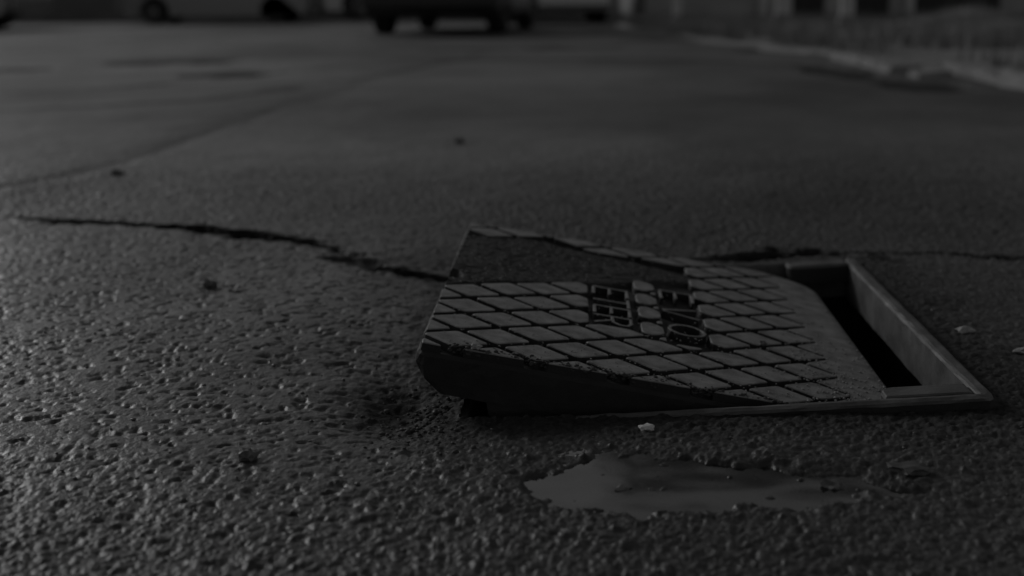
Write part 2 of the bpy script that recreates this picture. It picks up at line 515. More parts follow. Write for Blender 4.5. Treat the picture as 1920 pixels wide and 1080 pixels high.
def build_road():
    ys = [0.52]
    while ys[-1] < 60: ys.append(ys[-1] * (1.0025 + min(0.03, max(0.0, ys[-1] - 2.9) * 0.0026)))
    ys += [80, 120, 200, 400, 800]
    ys = [-300, -80, -20, -6, -2, -0.6, 0.0, 0.3, 0.42] + ys
    ys = np.array(ys)
    NU = 1150
    u = np.linspace(-1, 1, NU)
    tail = 1 + np.cumsum(0.002 * 1.6 ** np.arange(1, 17))
    u = np.concatenate([-tail[::-1], u, tail])
    # extra reach at the outermost columns
    u[0] *= 3; u[-1] *= 3
    U, Y = np.meshgrid(u, ys)
    W = 0.50 * np.clip(Y, 0.5, None) + 0.22
    X = U * W
    lod = np.maximum(W * 2 / NU, np.gradient(ys)[:, None] * 0.7 * np.ones_like(U))
    tailm = np.abs(U) > 1
    lod = np.where(tailm, lod * 6, lod)
    Z, wet = road_height(X, Y, lod)
    crk_shd = road_height.crack
    far = (Y < 0.5) | (Y > 60) | (np.abs(U) > 1.6)
    Z = np.where(far, 0, Z)
    nr, nc = U.shape
    idx = np.arange(nr * nc).reshape(nr, nc)
    f = np.stack([idx[:-1, :-1], idx[:-1, 1:], idx[1:, 1:], idx[1:, :-1]], -1).reshape(-1, 4)
    cx = X.ravel()[f].mean(1); cy = Y.ravel()[f].mean(1)
    fx, fy = frame_local(cx, cy)
    hole = (fx > 0.006) & (fx < FW - 0.006) & (fy > 0.006) & (fy < FD - 0.006)
    f = f[~hole]
    V = np.stack([X.ravel(), Y.ravel(), Z.ravel()], -1)
    used = np.zeros(len(V), bool); used[f.ravel()] = True
    re = np.cumsum(used) - 1
    o = obj_np('road', V[used], re[f], M['asphalt'])
    a = o.data.attributes.new('wet', 'FLOAT', 'POINT')
    a.data.foreach_set('value', wet.ravel()[used].astype(np.float32))
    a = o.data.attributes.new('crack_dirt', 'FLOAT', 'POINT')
    a.data.foreach_set('value', crk_shd.ravel()[used].astype(np.float32))
    tag(o, 'wet rough dark asphalt road with cracks round the open cover', None, kind='structure')
    return o


road = build_road()

# puddle water: an irregular sheet that the hollow's own shore cuts
pb = bmesh.new()
cx = sum(p[0] for p in PUD) / len(PUD); cy = sum(p[1] for p in PUD) / len(PUD)
pv = [pb.verts.new((cx + (p[0] - cx) * 1.5, cy + (p[1] - cy) * (2.1 if p[1] < cy else 1.2), WATER_Z)) for p in PUD]
pb.faces.new(pv)
puddle = obj('puddle', pb, M['water'])
if puddle.data.polygons[0].normal.z < 0:
    puddle.data.flip_normals()
tag(puddle, 'shallow still puddle in the asphalt in front of the cover', None, kind='structure')

# ------------------------------------------------------------------ cast iron frame
frame = empty('surface_box')
frame.matrix_world = FM
tag(frame, 'rectangular cast iron frame sunk in the asphalt, open at its right end', 'frame')
RW = 0.012          # thin rim


def ring_wall(bm, o0, o1, i0, i1, ztop, zbot, bev=0.003):
    """rectangular ring: outer rect o0..o1, inner rect i0..i1"""
    def rect(a, b, z, g=0.0):
        return [(a[0] + g, a[1] + g, z), (b[0] - g, a[1] + g, z), (b[0] - g, b[1] - g, z), (a[0] + g, b[1] - g, z)]
    rings = [rect(o0, o1, zbot), rect(o0, o1, ztop - bev), rect(o0, o1, ztop - bev * 0.3, bev * 0.3), rect(o0, o1, ztop, bev),
             rect(i0, i1, ztop, -bev), rect(i0, i1, ztop - bev * 0.3, -bev * 0.3), rect(i0, i1, ztop - bev), rect(i0, i1, zbot)]
    R = [[bm.verts.new(p) for p in r] for r in rings]
    R.append(R[0])
    for k, (a, b) in enumerate(zip(R[:-1], R[1:])):
        for i in range(4):
            j = (i + 1) % 4
            f = bm.faces.new((a[i], a[j], b[j], b[i]))
            if k == 0: f.material_index = 1
    # round the upright corners, then wear the straight edges a little
    es = [e for e in bm.edges if len(e.link_faces) == 2 and abs((e.verts[0].co - e.verts[1].co).normalized().z) > 0.3 and all(v in R[0] + R[1] + R[2] + R[3] for v in e.verts)]
    es = [e for e in bm.edges if any(e.verts[0] in r and e.verts[1] in q for r, q in ((R[0], R[1]), (R[1], R[0]), (R[1], R[2]), (R[2], R[1]), (R[2], R[3]), (R[3], R[2])))]
    bmesh.ops.bevel(bm, geom=es, offset=0.010, segments=3, affect='EDGES', profile=0.5)
    bmesh.ops.subdivide_edges(bm, edges=[e for e in bm.edges if e.calc_length() > 0.1], cuts=30)
    for f in bm.faces:       # the outer flanks get their shade from the near-black iron
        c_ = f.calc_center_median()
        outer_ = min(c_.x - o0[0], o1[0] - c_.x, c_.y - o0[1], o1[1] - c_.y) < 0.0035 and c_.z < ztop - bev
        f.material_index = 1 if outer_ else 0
    for v in bm.verts:
        v.co += Vector((random.uniform(-1, 1), random.uniform(-1, 1), random.uniform(-1, 1))) * 0.00045


b_ = bmesh.new()
ring_wall(b_, (0, 0), (FW, FD), (RW, RW), (FW - 0.015, FD - RW), 0.0, -0.053, 0.004)
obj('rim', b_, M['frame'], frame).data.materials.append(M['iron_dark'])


def lug(y0, y1, inner_low):
    """flat retaining lug over the end of the lid seat, one corner rounded"""
    bm = bmesh.new()
    x0, x1 = 0.403, FW - 0.0155
    r = 0.012
    pts = []
    if inner_low:   # far lug: inner side is y0
        pts = [(x1, y1), (x0, y1)]
        for k in range(5):
            a = math.pi + k * math.pi / 8
            pts.append((x0 + r + r * math.cos(a), y0 + r + r * math.sin(a)))
        pts.append((x1, y0))
    else:
        pts = [(x0, y0), (x1, y0), (x1, y1)]
        for k in range(5):
            a = math.pi / 2 + k * math.pi / 8
            pts.append((x0 + r + r * math.cos(a), y1 - r + r * math.sin(a)))
    cxm = sum(p[0] for p in pts) / len(pts); cym = sum(p[1] for p in pts) / len(pts)
    sh = lambda z, g: [(p[0] + (cxm - p[0]) * g, p[1] + (cym - p[1]) * g * 1.5, z) for p in pts]
    loft(bm, [sh(-0.024, 0), sh(-0.0035, 0), sh(-0.0005, 0.035), sh(0.0005, 0.09)])
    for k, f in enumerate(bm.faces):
        if k < len(pts): f.material_index = 1  # lug sides carry painted shade
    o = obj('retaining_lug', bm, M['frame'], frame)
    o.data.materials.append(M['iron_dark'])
    return o


lug(RW + 0.0003, 0.042, False)
lug(0.610, FD - RW - 0.0003, True)
# seat ledge and chamber below
b_ = bmesh.new()
x0, x1, y0, y1 = 0.001, FW + 0.03, 0.001, FD + 0.03
R0 = [(x0, y0, -0.0535), (x1, y0, -0.0535), (x1, y1, -0.0535), (x0, y1, -0.0535)]
R1 = [(x, y, -0.45) for x, y, z in R0]
loft(b_, [R1, R0], cap0=True, cap1=False)
obj('chamber_wall', b_, M['soil'], frame)

# ------------------------------------------------------------------ lid
lid = empty('inspection_cover')
lid.matrix_world = LM
tag(lid, 'rectangular cast iron lid with diamond pads, left end lifted out of its frame', 'cover')


def lid_outline(g=0.0, notch=True):
    """outline of the lid, inset by g"""
    pts = []

    def arc(cx, cy, r, a0, a1, n):
        for k in range(n + 1):
            a = math.radians(a0 + (a1 - a0) * k / n)
            pts.append((cx + r * math.cos(a), cy + r * math.sin(a)))
    r0 = 0.014
    arc(g + r0, g + r0, r0, 180, 270, 4)
    rr = 0.045
    arc(LW - g - rr, g + rr, rr, -90, 0, 8)
    rf = 0.075
    arc(LW - g - rf, LD - g - rf, rf, 0, 90, 10)
    arc(g + r0 * .4, LD - g - r0 * .4, r0 * .4, 90, 180, 3)
    if notch:
        d = 0.016 + 0
        pts.append((g, 0.352))
        for k in range(7):
            a = math.radians(90 - 180 * k / 6)
            pts.append((max(g, 0.002) + d * math.cos(a) * 1.0 + 0.0, 0.318 + 0.033 * math.sin(a)))
        pts.append((g, 0.284))
    return pts


GZ = -0.0088
bm = bmesh.new()
o0, o1 = lid_outline(0.0), lid_outline(0.002)


def low(z, d, k):
    """lower ring: pulled in at the left end only, a little ragged"""
    return [(x + d * max(0.0, 1 - x / 0.12) , y + k * math.sin(x * 160 + y * 91), z) for x, y in o0]


def dense(ring):
    out = []
    n = len(ring)
    for i in range(n):
        p, q = Vector(ring[i]), Vector(ring[(i + 1) % n])
        m_ = max(1, int((q - p).length / 0.02))
        for k in range(m_): out.append(tuple(p + (q - p) * (k / m_)))
    return out


def rough_side(rings, amp):
    """densify matching rings and roughen them sideways"""
    n = len(rings[0])
    res = [[] for _ in rings]
    for i in range(n):
        j = (i + 1) % n
        L_ = max((Vector(r[j]) - Vector(r[i])).length for r in rings)
        m_ = max(1, int(L_ / 0.012))
        for k in range(m_):
            for r, o_ in zip(rings, res):
                p = Vector(r[i]).lerp(Vector(r[j]), k / m_)
                o_.append((p.x + random.uniform(-amp, amp), p.y + random.uniform(-amp, amp), p.z + random.uniform(-amp, amp) * 0.6))
    return res


bm = bmesh.new()
loft(bm, rough_side([low(-0.048, 0.024, 0), low(-0.036, 0.008, 0), [(x, y, -0.022) for x, y in o0], [(x, y, GZ - 0.004) for x, y in o0], [(x, y, GZ) for x, y in o1]], 0.0007))
obj('base_plate', bm, M['iron_dark'], lid)  # shade of the near side put into the colour
# deep skirt under the plate
bm = bmesh.new()
ya, yb = 0.0012, LD - 0.0012
loft(bm, rough_side([[(0.100, ya + .006, -0.115), (0.44, ya + .006, -0.066), (0.44, yb - .006, -0.066), (0.100, yb - .006, -0.115)],
          [(0.092, ya + .001, -0.090), (0.44, ya + .001, -0.060), (0.44, yb - .001, -0.060), (0.092, yb - .001, -0.090)],
          [(0.078, ya, -0.062), (0.44, ya, -0.050), (0.44, yb, -0.050), (0.078, yb, -0.062)],
          [(0.070, ya, -0.038), (0.44, ya, -0.036), (0.44, yb, -0.036), (0.070, yb, -0.038)]], 0.0009))
obj('skirt', bm, M['iron_dark'], lid)  # shaded near face painted near-black
# smooth border at the right end
bx0 = 0.428


def clip_poly(poly, a, b, c):
    """keep a*x+b*y<=c"""
    out = []
    n = len(poly)
    for i in range(n):
        p, q = poly[i], poly[(i + 1) % n]
        dp, dq = a * p[0] + b * p[1] - c, a * q[0] + b * q[1] - c
        if dp <= 0: out.append(p)
        if (dp < 0 < dq) or (dq < 0 < dp):
            t = dp / (dp - dq)
            out.append((p[0] + (q[0] - p[0]) * t, p[1] + (q[1] - p[1]) * t))
    return out


def area(p):
    return 0.5 * sum(p[i][0] * p[(i + 1) % len(p)][1] - p[(i + 1) % len(p)][0] * p[i][1] for i in range(len(p)))


def inset_poly(poly, d):
    """inset a convex ccw polygon by d"""
    res = [tuple(p) for p in poly]
    n = len(poly)
    for i in range(n):
        p, q = poly[i], poly[(i + 1) % n]
        ex, ey = q[0] - p[0], q[1] - p[1]
        l = math.hypot(ex, ey)
        if l < 1e-7: continue
        nx, ny = ey / l, -ex / l      # outward
        res = clip_poly(res, nx, ny, nx * p[0] + ny * p[1] - d)
        if len(res) < 3: return []
    return res


def dedupe(poly, eps=0.0012):
    out = []
    for p in poly:
        if not out or math.hypot(p[0] - out[-1][0], p[1] - out[-1][1]) > eps: out.append(p)
    if len(out) > 1 and math.hypot(out[0][0] - out[-1][0], out[0][1] - out[-1][1]) <= eps: out.pop()
    return out


def round_poly(poly, r, seg=2):
    n = len(poly)
    out = []
    for i in range(n):
        a, b, c = Vector(poly[i - 1]), Vector(poly[i]), Vector(poly[(i + 1) % n])
        l1, l2 = (a - b).length, (c - b).length
        rr = min(r, l1 * 0.4, l2 * 0.4)
        p, q = b + (a - b).normalized() * rr, b + (c - b).normalized() * rr
        for k in range(seg + 1):
            t = k / seg
            v = p * (1 - t) ** 2 + b * 2 * t * (1 - t) + q * t * t
            out.append((v.x, v.y))
    return out


def pad_mesh(poly, r, top, name='raised_pad', base=GZ):
    inn = dedupe(poly)
    if len(inn) < 3: return None
    outer = round_poly(inn, r)
    ctr = Vector((sum(p[0] for p in outer) / len(outer), sum(p[1] for p in outer) / len(outer)))

    def sh(d, z):
        res = []
        for p in outer:
            v = Vector(p) - ctr
            l = v.length
            v = ctr + v * max(0.2, (l - d) / l)
            res.append((p[0] if p[0] > bx0 - 0.0004 else v.x, v.y, z))
        return res
    flush = max(p[0] for p in outer) > bx0 - 0.0004
    if flush: top = 0.0
    bm = bmesh.new()
    loft(bm, [sh(0, base - 0.0005), sh(0.0009, top - 0.0010), sh(0.0018, top)], cap0=False)
    n = len(outer)
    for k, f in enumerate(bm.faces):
        if k < n: f.material_index = 1  # pad sides painted as if in shade
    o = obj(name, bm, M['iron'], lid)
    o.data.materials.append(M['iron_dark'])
    return o


# regions free of pads
P1 = (0.167, 0.223, 0.178, 0.62)     # letter panels: x0,x1,y0,y1
P2 = (0.252, 0.300, 0.150, 0.62)
DIRT = [(-0.03, 0.236), (0.0, 0.238), (0.04, 0.272), (0.10, 0.318), (0.168, 0.356), (0.225, 0.402), (0.262, 0.436), (0.31, 0.462), (0.335, 0.490), (0.315, 0.512),
        (0.27, 0.528), (0.20, 0.545), (0.14, 0.557), (0.10, 0.572), (0.06, 0.562), (0.0, 0.522), (-0.03, 0.51)]


def in_poly1(x, y, pts):
    return bool(inpoly(np.array([x]), np.array([y]), pts)[0])


GAP = 0.0082
BIG = 9.0
areas = [  # maximal pad areas: x0, x1, y0, y1
    (0.003, P1[0], 0.003, LD - 0.003),
    (0.003, bx0, 0.003, P2[2]),
    (0.003, P2[0] - 0.001, 0.003, P1[2]),
    (P1[1] + 0.001, P2[0] - 0.001, 0.003, LD - 0.003),
    (P2[1], bx0, 0.003, LD - 0.003),
    (0.003, bx0, 0.548, LD - 0.003),
]


def clip_rect(q, r):
    for a, b, cc in ((1, 0, r[1]), (-1, 0, -r[0]), (0, 1, r[3]), (0, -1, -r[2])):
        q = clip_poly(q, a, b, cc)
        if len(q) < 3: return []
    return q


npad = 0
for i in range(-14, 20):
    for j in range(-14, 20):
        o = LO + LA * j + LB * i
        q = [tuple(p) for p in (o, o + LB, o + LA + LB, o + LA)]
        if area(q) < 0: q = q[::-1]
        qe = q
        q = inset_poly(q, GAP / 2)
        if len(q) == 4 and max(p[0] for p in q) > 0.40:
            def near_(p): return min(qe, key=lambda e: math.hypot(e[0] - p[0], e[1] - p[1]))
            q = [(lambda e, k: (p[0] + (e[0] - p[0]) * k, p[1] + (e[1] - p[1]) * k))(near_(p), float(sstep(0.408, 0.45, p[0]))) for p in q]
        cand = []
        for ai, r in enumerate(areas):
            c = clip_rect(q, r)
            if len(c) >= 3 and area(c) > 0.00005: cand.append((area(c), ai, c, r))
        cand.sort(key=lambda t: -t[0])
        used_r = []
        for ar, ai, c, r in cand:
            if any(len(clip_rect(c, r2)) >= 3 and area(clip_rect(c, r2)) > 1e-6 for r2 in used_r): continue
            ctr = (sum(p[0] for p in c) / len(c), sum(p[1] for p in c) / len(c))
            if ctr[0] > LW - 0.075 and ctr[1] > LD - 0.075 and math.hypot(ctr[0] - LW + 0.075, ctr[1] - LD + 0.075) > 0.055: continue
            if in_poly1(ctr[0], ctr[1], DIRT): continue
            if ctr[0] < 0.03 and 0.27 < ctr[1] < 0.37: continue
            mid = ai == 3 and P1[1] < ctr[0] < P2[0] and ctr[1] > P1[2]
            if mid and ctr[1] > 0.41: continue
            pad = pad_mesh(c, 0.007 if mid else 0.0035, random.uniform(-0.0008, 0.0003))
            if pad:
                npad += 1
                used_r.append(r)
# smooth border as a raised slab that merges with the pads' tops
ring = [p for p in lid_outline(0.003, notch=False) if True]
c = [(x, y) for x, y in ring]
c = clip_poly(c, -1, 0, -(bx0 + 0.0001))
bm = bmesh.new()
def brd(d, z):
    return [(x if x < bx0 + 0.0006 else x - d * min(1, (x - bx0) / 0.03), y + max(-d, min(d, (0.3 - y) * 0.2)), z) for x, y in c]


loft(bm, [brd(0, GZ - 0.0004), brd(0, -0.0050), brd(0.0015, -0.0028), brd(0.004, -0.0014), brd(0.009, -0.0003), brd(0.014, 0.0)], cap0=False)
obj('smooth_border', bm, M['iron'], lid)

# raised lettering, read from the right hand side: up the letter = +x, along the word = -y
ST, LH = 0.0034, 0.0402


def bar(bm, p, q, wd=ST, z0=GZ - 0.0005, z1=0.0004):
    p, q = Vector(p), Vector(q)
    d = (q - p).normalized()
    n = Vector((-d.y, d.x)) * wd / 2
    e = d * wd * 0.35
    def rg(k, z): return [tuple((v.x, v.y, z)) for v in ((p - e) - n * k, (q + e) - n * k, (q + e) + n * k, (p - e) + n * k)]
    nf = len(bm.faces)
    loft(bm, [rg(1.15, z0), rg(1.0, z1 - 0.0006), rg(0.85, z1)])
    bm.faces.ensure_lookup_table()
    for f in bm.faces[nf:nf + 4]: f.material_index = 1  # letter sides take the painted shade tone too


def letter(kind, x, y, w, hgt):
    """x = foot of the letter, y = its left side; w = its width along -y"""
    P = lambda u, v: (x + v * hgt, y - u * w)       # u along the word, v up
    bm = bmesh.new()
    if kind == 'E':
        bar(bm, P(0, 0), P(0, 1))
        for v in (0, 0.48, 1): bar(bm, P(0.1, v), P(0.95 if v != 0.48 else 0.8, v))
    elif kind == 'T':
        bar(bm, P(0, 1), P(1, 1)); bar(bm, P(0.45, 0), P(0.45, 0.92))
    elif kind == 'R':
        bar(bm, P(0, 0), P(0, 1))
        pts = [P(0.05, 1), P(0.6, 1), P(0.92, 0.88), P(0.95, 0.7), P(0.7, 0.5), P(0.08, 0.48)]
        for a, b in zip(pts[:-1], pts[1:]): bar(bm, a, b)
        bar(bm, P(0.45, 0.47), P(0.95, 0))
    elif kind == 'V':
        bar(bm, P(0, 1), P(0.42, 0)); bar(bm, P(0.95, 1), P(0.55, 0))
    elif kind == 'O':
        pts = []
        for k in range(13):
            a = 2 * math.pi * k / 12
            pts.append(P(0.5 + 0.5 * math.cos(a) * (1 if math.cos(a) < 0 else 0.9), 0.5 + 0.52 * math.sin(a)))
        for a, b in zip(pts[:-1], pts[1:]): bar(bm, a, b)
    elif kind == 'M':
        bar(bm, P(0, 0), P(0, 1)); bar(bm, P(1, 0), P(1, 1)); bar(bm, P(0, 1), P(0.5, 0.3)); bar(bm, P(1, 1), P(0.5, 0.3))
    o = obj('raised_letter', bm, M['iron'], lid)
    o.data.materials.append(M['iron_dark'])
    return o


for k, x, y, w_ in (('E', 0.1735, 0.346, 0.034), ('T', 0.1735, 0.300, 0.034), ('E', 0.1735, 0.257, 0.032), ('R', 0.1735, 0.216, 0.032)):
    letter(k, x, y, w_, LH)
for k, x, y, w_ in (('E', 0.2565, 0.384, 0.040), ('V', 0.2555, 0.307, 0.042), ('O', 0.2570, 0.232, 0.044)):
    letter(k, x, y, w_, 0.0385)

# caked dirt that has filled the far middle of the lid
gx, gy = np.meshgrid(np.linspace(0.0, 0.36, 190), np.linspace(0.225, 0.60, 200))
ins = inpoly(gx, gy, DIRT)
dd = polydist(gx, gy, DIRT + DIRT[:1]) * np.where(ins, 1, -1) + 0.006 * vnoise(gx, gy, 0.02, 5)
edge = sstep(-0.004, 0.010, dd)
hz = GZ - 0.003 + edge * (0.0088 + 0.0022 * vnoise(gx, gy, 0.05, 1) + 0.0014 * stones(gx, gy, 0.010, 3, 0.2, 0.6) + 0.0012 * vnoise(gx, gy, 0.011, 4))
hz = hz - 0.002 * sstep(0.2, 0.36, gx)
nr, nc = gx.shape
ix = np.arange(nr * nc).reshape(nr, nc)
fq = np.stack([ix[:-1, :-1], ix[:-1, 1:], ix[1:, 1:], ix[1:, :-1]], -1).reshape(-1, 4)
fcx, fcy, fdd = gx.ravel()[fq].mean(1), gy.ravel()[fq].mean(1), dd.ravel()[fq].mean(1)
ok = (fdd > -0.006) & ~((fcx < 0.020) & (np.abs(fcy - 0.318) < 0.036)) & (fcx > 0.0032)
obj_np('caked_dirt', np.stack([gx.ravel(), gy.ravel(), hz.ravel()], -1), fq[ok], M['dirt'], lid)


# ------------------------------------------------------------------ crumbs, grit and pebbles
ICO = bmesh.new()
bmesh.ops.create_icosphere(ICO, subdivisions=1, radius=1.0)
ICO_V = np.array([v.co[:] for v in ICO.verts]); ICO_F = np.array([[v.index for v in f.verts] for f in ICO.faces])
ICO.free()


def scatter(name, pts, rad, material, label, squash=0.7):
    pts = np.asarray(pts, float); n = len(pts)
    r = np.asarray(rad, float)
    th = rng.random(n) * 6.283
    v = np.repeat(ICO_V[None], n, 0) * (0.7 + 0.6 * rng.random((n, len(ICO_V), 1)))
    v[:, :, 2] *= squash
    v[:, :, 0] *= 1 + 0.5 * rng.random((n, 1))
    cx_, sx_ = np.cos(th)[:, None], np.sin(th)[:, None]
    vx = v[:, :, 0] * cx_ - v[:, :, 1] * sx_; vy = v[:, :, 0] * sx_ + v[:, :, 1] * cx_
    v = np.stack([vx, vy, v[:, :, 2]], -1) * r[:, None, None] + pts[:, None, :]
    f = (ICO_F[None] + (np.arange(n) * len(ICO_V))[:, None, None]).reshape(-1, 3)
    o = obj_np(name, v.reshape(-1, 3), f, material, smooth=False)
    tag(o, label, None, kind='stuff')
    return o


def lidp(x, y, z):
    return np.array(LM @ Vector((x, y, z)))


pts, rad = [], []
for _ in range(520):      # pale grit on the smooth border and the right pads
    x = min(LW - 0.01, max(0.3, random.gauss(0.43, 0.035))); y = abs(random.gauss(0.08, 0.13)) + 0.01
    if y > 0.5: continue
    pts.append(lidp(x, y, 0.0006)); rad.append(random.choice((0.0006, 0.0008, 0.001, 0.0014)))
for _ in range(700):
    x = random.uniform(0.02, 0.42); y = abs(random.gauss(0.0, 0.16)) + 0.008
    if y > 0.56: continue
    pts.append(lidp(x, y, 0.0004)); rad.append(random.choice((0.0005, 0.0006, 0.0009)))
for _ in range(260):      # glinting specks on the caked dirt
    x = random.uniform(0.006, 0.28); y = random.uniform(0.25, 0.55)
    if in_poly1(x, y, DIRT): pts.append(lidp(x, y, 0.0005)); rad.append(random.choice((0.0005, 0.0007, 0.0010)))
scatter('grit', pts, rad, M['grit'], 'pale sandy grit scattered over the cover lid')
pts, rad = [], []
for _ in range(1500):     # dark crumbs in the grooves and along the near edge
    if random.random() < 0.5:
        x = random.uniform(0.03, 0.42); y = 0.004 + abs(random.gauss(0, 0.006)); z = random.uniform(-0.006, 0.0005)
    else:
        i, j = random.randint(-8, 12), random.randint(-8, 12)
        t = random.random()
        p = LO + LA * j + LB * i + (LA if random.random() < .5 else LB) * t
        x, y, z = p[0], p[1], GZ + 0.001
        if not (0.006 < x < 0.42 and 0.006 < y < 0.30): continue
    pts.append(lidp(x, y, z)); rad.append(random.choice((0.0008, 0.0011, 0.0016, 0.0024)))
scatter('crumbs', pts, rad, M['grit_dark'], 'dark earth crumbs along the near edge and grooves of the lid')


def ground_z(x, y):
    z, _ = road_height(np.array([[x]], float), np.array([[y]], float), np.array([[0.002]]))
    return float(z[0, 0])


pts, rad = [], []
xs = rng.uniform(-0.7, 0.75, 1000); ysr = rng.uniform(0.66, 2.3, 1000)
keep = []
fx_, fy_ = frame_local(xs, ysr)
okm = ~((fx_ > -0.01) & (fx_ < FW + 0.01) & (fy_ > -0.01) & (fy_ < FD + 0.01)) & ~inpoly(xs, ysr, PUD)
xs, ysr = xs[okm], ysr[okm]
zz, _ = road_height(xs[None], ysr[None], np.full((1, len(xs)), 0.002))
rr_ = rng.choice([0.0008, 0.0012, 0.0016, 0.0022], len(xs), p=[.4, .35, .2, .05])
scatter('loose_gravel', np.stack([xs, ysr, zz[0] + rr_ * 0.3], -1), rr_, M['pebble'], 'loose chippings strewn over the wet asphalt')
# eroded soil crumbs under the lifted left end
n = 240
xs = rng.normal(-0.085, 0.028, n); ysr = rng.normal(1.175, 0.055, n)
fx_, fy_ = frame_local(xs, ysr)
okm = ~((fx_ > -0.004) & (fy_ > -0.006))
xs, ysr = xs[okm], ysr[okm]
zz, _ = road_height(xs[None], ysr[None], np.full((1, len(xs)), 0.002))
rr_ = rng.choice([0.0010, 0.0018, 0.003], len(xs), p=[.5, .38, .12])
scatter('rubble', np.stack([xs, ysr, zz[0] + rr_ * 0.2], -1), rr_, M['grit_dark'], 'dark broken asphalt crumbs under the lifted end of the lid')


def pebble(x, y, r, material, label, squash=0.6, stretch=1.3, on=None):
    bm = bmesh.new()
    bmesh.ops.create_icosphere(bm, subdivisions=2, radius=r)
    s = random.random() * 50
    for v in bm.verts:
        n = v.co.normalized()
        k = 1 + 0.35 * math.sin(n.x * 4.1 + s) * math.cos(n.y * 3.7 + s * 2) + 0.18 * math.sin(n.z * 7 + n.x * 5 + s)
        v.co = Vector((v.co.x * stretch, v.co.y, v.co.z * squash)) * k
    o = obj('pebble', bm, material)
    if on is None:
        o.location = (x, y, ground_z(x, y) + r * squash * 0.55)
    else:
        o.location = on
    o.rotation_euler = (0, 0, random.uniform(-0.6, 0.6))
    tag(o, label, 'stone', 'stones lying on the road')
    return o


pebble(0.120, 1.106, 0.0058, M['white_stone'], 'white stone chip on the dark asphalt just before the lid', 0.55, 1.25)
pebble(-0.405, 1.697, 0.0085, M['pebble'], 'dark lump left of the lid below the long crack', 0.8, 1.1)
pebble(-0.366, 1.675, 0.008, M['pebble'], 'thin dark sliver beside the dark lump below the crack', 0.2, 1.6)
pebble(-0.224, 1.035, 0.0075, M['pebble'], 'rounded dark pebble alone on the wet asphalt at lower left', 0.8, 1.1)
pebble(-0.872, 2.859, 0.012, M['pebble'], 'dark pebble at the faint patch seam far left', 0.7, 1.2)
pebble(-0.137, 3.477, 0.010, M['pebble'], 'small dark pebble alone on the asphalt beyond the lid', 0.8, 1.1)
pebble(0.318, 0.985, 0.0095, M['pebble'], 'largest wet stone at the right end of the puddle', 0.5, 1.5)
pebble(0.252, 0.965, 0.008, M['pebble'], 'wet stone standing in the right part of the puddle', 0.7, 1.3)
pebble(0.086, 0.963, 0.0055, M['pebble'], 'left one of two small stones breaking the puddle surface', 0.7, 1.3)
pebble(0.110, 0.961, 0.0045, M['pebble'], 'right one of two small stones breaking the puddle surface', 0.7, 1.1)
pebble(0.126, 1.015, 0.005, M['pebble'], 'small stone at the far shore of the puddle', 0.6, 1.4)
pebble(0.520, 1.815, 0.0105, M['pebble'], 'round stone by the far right corner of the frame', 0.8, 1.2)
pebble(0.512, 1.42, 0.008, M['grit'], 'pale chip on the asphalt right of the frame', 0.6, 1.3)
pebble(0.545, 1.33, 0.008, M['grit'], 'pale flat chip nearer the right corner of the frame', 0.4, 1.6)
pebble(0, 0, 0.0042, M['grit'], 'pale crumb caught on the near left edge of the lid', 0.7, 1.3, on=tuple(lidp(0.055, 0.010, 0.002)))
pebble(0, 0, 0.0035, M['pebble'], 'dark crumb on the smooth right border of the lid', 0.8, 1.1, on=tuple(lidp(0.447, 0.045, 0.002)))
pebble(0, 0, 0.0035, M['pebble'], 'dark crumb on a diamond pad right of the lettering', 0.8, 1.1, on=tuple(lidp(0.360, 0.205, 0.002)))

# ------------------------------------------------------------------ kerb and verge on the right
KL = [(2.00, 4.0), (2.02, 5.1), (2.06, 5.9), (2.02, 6.6), (1.98, 7.9), (1.95, 9.0), (1.75, 10.2), (1.6, 11.4), (1.5, 13.0), (1.45, 15.0), (1.42, 17.0), (1.40, 18.6)]
STONES = [((2.00, 3.55), (2.01, 4.5), 0.055), ((2.01, 4.53), (2.05, 5.48), 0.06), ((2.06, 5.52), (2.12, 6.42), 0.05), ((1.86, 5.95), (1.88, 6.2), 0.035), ((1.83, 6.3), (1.89, 7.1), 0.05), ((1.90, 7.14), (1.97, 8.0), 0.06)]
kerb = empty('kerb', (2.2, 7, 0))
tag(kerb, 'broken pale concrete kerb along the verge', None, kind='structure')
kerb_proto = None
for a, b, ktop in STONES:
    d = Vector((b[0] - a[0], b[1] - a[1]))
    L = d.length
    ang = math.atan2(d.y, d.x)
    bm = bmesh.new()
    box(bm, 0.012, L - 0.012, -0.15, 0, -0.1, ktop, 0.014)
    bmesh.ops.subdivide_edges(bm, edges=[e for e in bm.edges if e.calc_length() > 0.2], cuts=7)
    for v in bm.verts:
        v.co += Vector((random.uniform(-.008, .008), random.uniform(-.009, .009), random.uniform(-.007, .007)))
    o = obj('kerb_stone', bm, M['kerb'], kerb)
    o.location = (a[0] - 2.2, a[1] - 7, 0)
    o.rotation_euler = (random.uniform(-.04, .04), random.uniform(-.02, .02), ang + random.uniform(-.03, .03))
